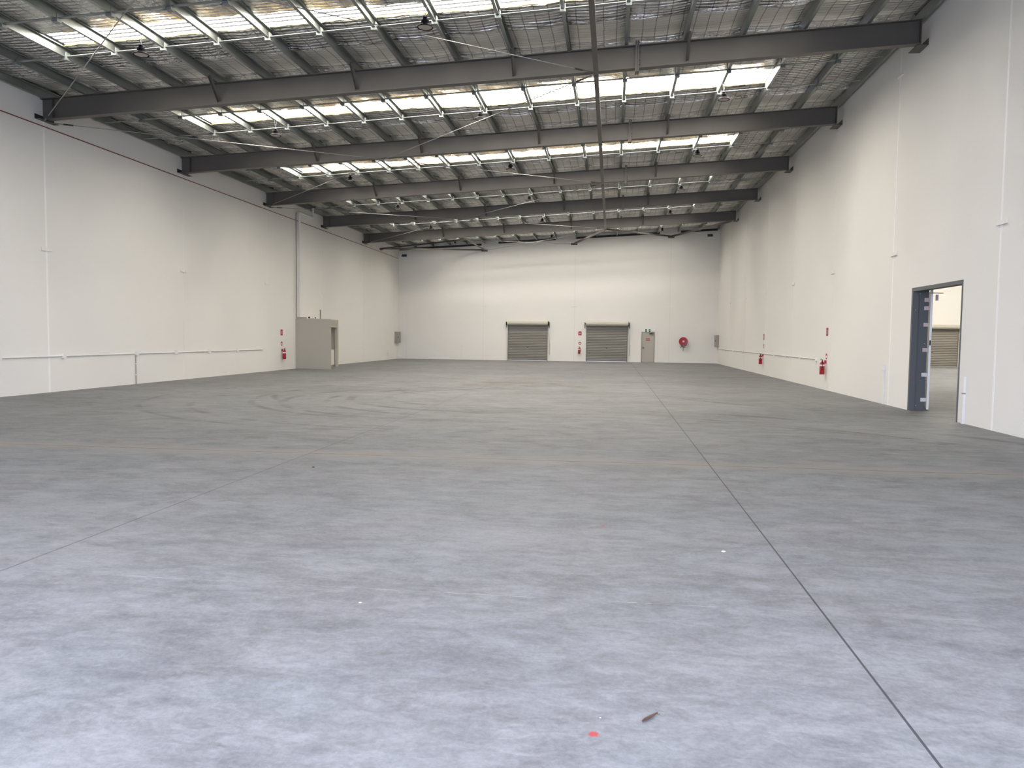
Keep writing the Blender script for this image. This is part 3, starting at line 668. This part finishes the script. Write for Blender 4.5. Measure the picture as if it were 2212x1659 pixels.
# extinguishers with their signs; built facing -Y off the back wall, then turned
def ext_build(label):
    t = thing('fire_extinguisher', (0, 0, 0), label, 'fire extinguisher', 'red fire extinguishers on the walls')
    c = (0, -.13, 0)
    MB().lathe([(0, 0), (.072, 0), (.080, .012), (.080, .34), (.074, .37), (.05, .40), (.028, .415), (.028, .43), (0, .43)], c, n=24).build('cylinder', M['red'], t, True); cyl = kids(t)[0]
    MB().lathe([(.0812, .275), (.0812, .33)], c, n=24).build('white_band', M['white'], cyl, True)
    for z0, z1 in ((.11, .165), (.19, .255)):
        mb_ = MB(); n = 8
        for k in range(n):
            a0, a1 = -2.2 + 1.25 * k / n, -2.2 + 1.25 * (k + 1) / n; r_ = .0812
            mb_.add([(r_ * math.cos(a0), -.13 + r_ * math.sin(a0), z0), (r_ * math.cos(a1), -.13 + r_ * math.sin(a1), z0), (r_ * math.cos(a1), -.13 + r_ * math.sin(a1), z1), (r_ * math.cos(a0), -.13 + r_ * math.sin(a0), z1)], [(0, 1, 2, 3)])
        mb_.build('label_panel', M['pinkred'], cyl)
    MB().lathe([(0, .43), (.02, .43), (.02, .47), (0, .47)], c, n=12).build('valve', M['dark_steel'], t, True)
    MB().bar((0, -.10, .475), (0, -.20, .50), .022, .010).bar((0, -.10, .475), (0, -.19, .525), .022, .008).build('lever', M['dark_steel'], t)
    MB().tube([(.02, -.13, .45), (.075, -.15, .43), (.095, -.15, .36), (.095, -.15, .14)], .010, 8).build('hose', M['black'], t)
    MB().box(-.03, .03, -.06, -.001, .36, .47).build('hanger', M['sign_red'], t)
    return t
M['pinkred'] = mat('faded_label_print', (0.42, 0.09, 0.10), 0.5)
def signs_build():
    s = MB().box(-.11, .11, -.008, -.001, 0, .27).build('location_sign', M['sign_red'], loc=(0, 0, 0))
    p = MB().lathe([(.024, .0), (.024, .10), (.010, .12), (0, .12)], (0, -.0115, .07), (0, 0, 1), 12, sc=(1, .05, 1)).box(-.004, .030, -.0125, -.0085, .185, .196).build('pictogram', M['white'], s)
    c = MB().lathe([(0, 0), (.10, 0), (.10, .006), (0, .006)], (0, -.001, 0), (0, -1, 0), 28).build('identification_sign', M['sign_red'], loc=(0, 0, 0))
    w = MB().box(-.062, .062, -.0095, -.0072, -.05, .03).build('white_panel', M['white'], c)
    return s, c
E0 = ext_build(''); Et = treeof(E0); S0, C0 = signs_build(); St = treeof(S0); Ct = treeof(C0)
spots = [(-2.22, D, 0, .53, .50, 1.26, 1.81, 'on the back wall between the two roller doors', -.03), (XL, 34.86, math.pi / 2, .50, .02, 1.22, 1.60, 'on the left wall beside the khaki room', 0),
         (XR, 38.35, -math.pi / 2, .50, 0, 1.35, 1.65, 'on the right wall, the farther of two there', 0), (XR, 27.35, -math.pi / 2, .52, 0, 1.12, 1.80, 'on the right wall, the nearer of two there', 0)]
for n_, (x, y, rz, ze, _, zc_, zs, wh, dx) in enumerate(spots):
    l1 = 'red fire extinguisher ' + wh; l2 = 'red rectangular extinguisher location sign ' + wh; l3 = 'round red and white extinguisher type sign ' + wh
    if n_ == 0:
        for o, z, l in ((E0, ze, l1), (S0, zs, l2), (C0, zc_, l3)):
            o.location = (x, y, z); o.rotation_euler = (0, 0, rz)
        tag(E0, l1, 'fire extinguisher', 'red fire extinguishers on the walls'); tag(S0, l2, 'sign', 'extinguisher location signs'); tag(C0, l3, 'sign', 'extinguisher type signs')
        E0.location.x += dx
    else:
        dup(E0, (x, y + dx, ze), l1, rz, Et); dup(S0, (x, y, zs), l2, rz, St); dup(C0, (x, y, zc_), l3, rz, Ct)

# grey enclosures in the back corners
for sx, x, y0, y1, l in ((1, XL, 53.95, 54.85, 'left'), (-1, XR, 54.05, 54.90, 'right')):
    t = thing('switchboard', (x + sx * .1, (y0 + y1) / 2, 1.14), 'grey metal electrical cabinet on the ' + l + ' wall by the back corner', 'electrical cabinet')
    MB().box(*sorted((x + sx * .001, x + sx * .20)), y0, y1, 1.14, 1.92).build('cabinet', M['grey_box'], t)
    MB().box(*sorted((x + sx * .20, x + sx * .215)), y0 + .03, y1 - .03, 1.17, 1.89).build('door_panel', M['grey_box'], t)
    MB().box(*sorted((x + sx * .215, x + sx * .235)), y0 + .08, y0 + .12, 1.48, 1.58).build('latch', M['black'], t)
    MB().box(*sorted((x + sx * .001, x + sx * .06)), (y0 + y1) / 2 - .04, (y0 + y1) / 2 + .04, .0, 1.14).build('cable_duct', M['white'], t)

# wall plates bolted across the panel joints
def plate(P, n_, label):
    P = Vector(P); n_ = Vector(n_); s_ = Vector((abs(n_.y), abs(n_.x), 0))
    t = thing('joint_plate', tuple(P), label, 'wall plate', 'small plates across the wall joints')
    a = P - s_ * .20 + n_ * .007; b_ = P + s_ * .20 + n_ * .007
    MB().bar(a, b_, .012, .085).build('plate', M['plate'], t)
    MB().bar(P - s_ * .20 + n_ * .025 + Vector((0, 0, -.040)), P + s_ * .20 + n_ * .025 + Vector((0, 0, -.040)), .035, .008).build('flange', M['plate'], t)
    for k in (-.12, .12):
        c = P + s_ * k + n_ * .014; MB().lathe([(0, 0), (.013, 0), (.013, .012), (0, .012)], c, tuple(n_), 8).build('bolt', M['plate'], t)
for k in range(0, 7): plate((XR, 15.66 + 5.62 * k, 3.86), (-1, 0, 0), 'white plate over the ' + ORD[k] + ' visible joint of the right wall, at mid height')
for k in (1, 2): plate((XR, 15.66 + 5.62 * k, 8.33), (-1, 0, 0), 'white plate high on the right wall, ' + ('nearer' if k == 1 else 'farther') + ' of two under the rafters')
for k in range(0, 4): plate((XL, 19.65 + 6.843 * k, 3.86), (1, 0, 0), 'white plate over the ' + ORD[k] + ' visible joint of the left wall, at mid height')
for x, l in ((-9.03, 'left'), (-2.62, 'middle'), (3.88, 'right')): plate((x, D, 3.86), (0, -1, 0), 'white plate on the back wall, ' + l + ' joint of three')

# ================================================================ SIDE WALL SERVICES
t = thing('surface_conduit', (XL, 25, .98), 'white conduit with junction boxes along the left wall', 'conduit')
ys_ = [13.2, 17.85, 20.20, 23.60, 25.90, 28.20, 30.46, 32.80]
MB().tube([(XL + .025, 10.0, .98), (XL + .025, 32.8, .98)], .019, 8).build('conduit', M['white'], t)
MB().tube([(XL + .022, 23.55, .95), (XL + .022, 23.55, .0)], .014, 8).build('drop_conduit', M['pipe_grey'], t)
for z in (.30, .65): MB().box(XL + .001, XL + .04, 23.52, 23.58, z - .015, z + .015).build('clip', M['white'], t)
for y in ys_: MB().box(XL + .001, XL + .065, y - .065, y + .065, .92, 1.04).build('junction_box', M['white'], t)
t = thing('surface_conduit', (XR, 40, 1.0), 'white conduit with junction boxes along the right wall', 'conduit')
MB().tube([(XR - .025, 28.6, 1.0), (XR - .025, 54.0, 1.0)], .017, 8).build('conduit', M['white'], t)
for y in (28.6, 31.0, 33.4, 35.75, 39.2, 44.0, 47.5, 51.0): MB().box(XR - .06, XR - .001, y - .06, y + .06, .94, 1.05).build('junction_box', M['white'], t)
t = thing('sprinkler_pipe', (XL, 27, 7.08), 'thin dark red pipe running along the top of the left wall', 'pipe')
MB().tube([(XL + .03, YF + .05, 7.10), (XL + .03, D - .3, 7.10)], .015, 8).build('pipe', M['maroon'], t)
t = thing('vent_duct', (XL, 36.7, 2.4), 'white vent pipe rising from the khaki room and bending into the roof', 'duct')
MB().tube([(XL + .125, 36.73, 2.42), (XL + .125, 36.73, 7.50), (XL + .125, 38.45, 7.50), (XL + .125, 38.45, 8.0)], .055, 16).build('pipe', M['white'], t, True)
t = thing('copper_riser', (XL, 36.45, 2.4), 'slim dark riser pipe left of the white vent pipe', 'pipe')
MB().tube([(XL + .08, 36.42, 7.45), (XL + .08, 36.42, 2.46), (XL + .45, 36.75, 2.46)], .028, 8).build('pipe', M['pipe_grey'], t)
tag(MB().tube([(XL + .03, 37.02, 7.08), (XL + .03, 37.02, 2.6)], .012, 8).build('drop_pipe', M['maroon']), 'thin pipe dropping from the red pipe beside the white vent', 'pipe')

# khaki room
bx1, by0, by1, bz, sx1 = -14.16, 36.6, 39.62, 2.40, -13.41
t = thing('partition_room', (-14.6, 38, 0), 'low khaki plasterboard room against the left wall', 'partition room')
MB().box(XL + .001, sx1, by0 - .10, by0, 0, bz).build('screen_wall', M['booth'], t)
sw = MB().box(bx1 - .1, bx1, by0, 37.55, 0, bz).box(bx1 - .1, bx1, 39.53, by1, 0, bz).box(bx1 - .1, bx1, 37.55, 39.53, 2.03, bz).build('side_wall', M['booth'], t)
MB().box(XL + .001, bx1, by1, by1 + .1, 0, bz).build('rear_wall', M['booth'], t)
MB().box(XL + .001, bx1, by0, by1 + .1, bz, bz + .03).build('roof', M['booth_in'], t)
MB().box(bx1 - .11, bx1 + .012, 39.49, 39.53, 0, 2.03).box(bx1 - .11, bx1 + .012, 37.55, 39.53, 2.03, 2.07).build('opening_trim', M['booth_in'], t)
MB().box(XL + .005, bx1 - .12, by1 - .02, by1 - .001, 0, bz).build('lining', M['booth_in'], t)
t = thing('base_cabinet', (-14.5, 38.7, 0), 'white base cabinet inside the opening of the khaki room', 'cabinet')
MB().box(-14.95, bx1 - .14, 38.1, 39.46, .10, .86).build('body', M['wood_white'], t)
MB().box(-14.97, bx1 - .11, 38.08, 39.47, .86, .90).build('worktop', M['booth_in'], t)
MB().box(-14.90, bx1 - .16, 38.12, 39.44, 0.0, .10).build('plinth', M['grey_box'], t)
for a, b_ in ((38.12, 38.77), (38.79, 39.44)): MB().box(bx1 - .14, bx1 - .122, a, b_, .12, .84).build('cabinet_door', M['wood_white'], t)
tag(MB().tube([(XL + .2, 39.25, 2.43), (XL + .2, 39.25, 2.93)], .035, 10).build('stub_pipe', M['pipe_grey']), 'short grey stub pipe standing on the khaki room roof', 'pipe')
for x, y, r, l in ((-14.55, 37.0, .045, 'left'), (-13.98 - .3, 37.1, .03, 'right')):
    tag(MB().sphere((x, y - .3, 2.43 + r * .95), r, 6, 10).build('pipe_fitting', M['black']), 'small black pipe fitting on top of the khaki room, ' + l + ' of two', 'pipe fitting')

# ================================================================ DOORWAY IN THE RIGHT WALL
t = thing('door_4', (XR, (OY0 + OY1) / 2, 0), 'tall charcoal steel door frame in the right wall', 'doorway', kind='structure')
dp = .36
MB().box(XR - .012, XR + dp, OY1 - .055, OY1 + .0, 0, OZ).box(XR - .012, XR + .12, OY1 - .085, OY1 - .055, 0, OZ - .055).build('far_jamb', M['frame_grey'], t)
MB().box(XR - .012, XR + dp, OY0 + .0, OY0 + .045, 0, OZ).build('near_jamb', M['frame_grey'], t)
MB().box(XR - .012, XR + dp, OY0 + .045, OY1 - .055, OZ - .055, OZ).box(XR - .012, XR + .12, OY0 + .045, OY1 - .085, OZ - .085, OZ - .055).build('head', M['frame_grey'], t)
for zz in (2.64, 2.44, 2.05, 1.45, .86, .26):
    MB().box(XR + dp - .10, XR + dp + .03, OY1 - .063, OY1 - .0555, zz - .045, zz + .045).build('hinge', M['pink'] if zz > 1 else M['white'], t)
for zz, xx in ((2.78, .16), (2.4, .06), (.12, .16), (1.6, .30)):
    MB().lathe([(0, 0), (.008, 0), (.008, .004), (0, .004)], (XR + xx, OY1 - .0555 if xx > .12 else OY1 - .0855, zz), (0, -1, 0), 8).build('screw', M['white'], t)
ang = math.atan2(20.5, 7.62)                                      # leaf folded back past square, nearly edge-on
hp = Vector((XR + dp + .03, OY1 - .05, 0)); dr_ = Vector((math.cos(ang + .035), math.sin(ang + .035), 0)); pr_ = Vector((dr_.y, -dr_.x, 0))
lf_ = thing('fire_door', tuple(hp), 'white door leaf swung open into the next unit, seen nearly edge-on', 'door')
c0 = hp + pr_ * .035
lfb = MB().bar(c0 + Vector((0, 0, 1.45)), c0 + dr_ * 1.3 + Vector((0, 0, 1.45)), .05, 2.85).build('leaf', M['white'], lf_)
MB().bar(c0 - dr_ * .004 + Vector((0, 0, 1.62)), c0 + dr_ * .01 + Vector((0, 0, 1.62)), .03, .12).build('lock', M['black'], lfb)
MB().bar(hp + Vector((-.03, -.03, 2.80)), hp + Vector((.28, -.02, 2.80)), .03, .02).bar(hp + Vector((.14, -.03, 2.62)), hp + Vector((.14, -.03, 2.76)), .05, .05, (0, 1, 0)).build('closer_arm', M['pink'], lf_)

# ================================================================ SMALL THINGS ON THE FLOOR
def leaf():
    c = Vector((.195, 3.375, .0)); vs = []; fs = []; n = 14; k = 5
    d = Vector((.6, .80, 0)).normalized(); s_ = Vector((-d.y, d.x, 0))
    for i in range(n + 1):
        t_ = i / n; w = .0115 * (math.sin(math.pi * min(1, t_ * .94 + .06)) ** .6) * (1 - .25 * t_)
        for j in range(k + 1):
            u = j / k * 2 - 1
            vs.append(c + d * ((t_ - .5) * .115) + s_ * (u * w + .006 * math.sin(t_ * 3.1)) + Vector((0, 0, .002 + .008 * abs(u) ** 1.5 + .006 * (t_ - .5) ** 2 * 4)))
    for i in range(n):
        for j in range(k): fs.append((i * (k + 1) + j, i * (k + 1) + j + 1, (i + 1) * (k + 1) + j + 1, (i + 1) * (k + 1) + j))
    t = thing('dry_leaf', tuple(c), 'curled brown dry leaf lying on the concrete in the foreground', 'leaf')
    b_ = MB().add(vs, fs).build('blade', M['leaf'], t, True); md = b_.modifiers.new('solid', 'SOLIDIFY'); md.thickness = .0008
    e = c + d * .0575 + s_ * .002; MB().tube([e + Vector((0, 0, .006)), e + d * .012 - s_ * .006 + Vector((0, 0, .004))], .0012, 6).build('stem', M['leaf'], t)
leaf()
for x, y, r, mt, l in ((-.02, 3.36, .0038, 'white', 'tiny white chip beside the red paint spot'), (-1.51, 4.62, .011, 'booth_in', 'small pale pebble on the slab at the lower left'),
                       (.89, 6.2, .016, 'white', 'small white scrap on the slab left of the long joint'), (-3.66, 9.35, .02, 'dark_steel', 'small dark scrap on the slab below the cross joint')):
    b_ = MB().sphere((x, y, r * .28), r, 6, 10, sc=(1, .8, .3)).build('floor_scrap', M[mt], None, True); tag(b_, l, 'debris')
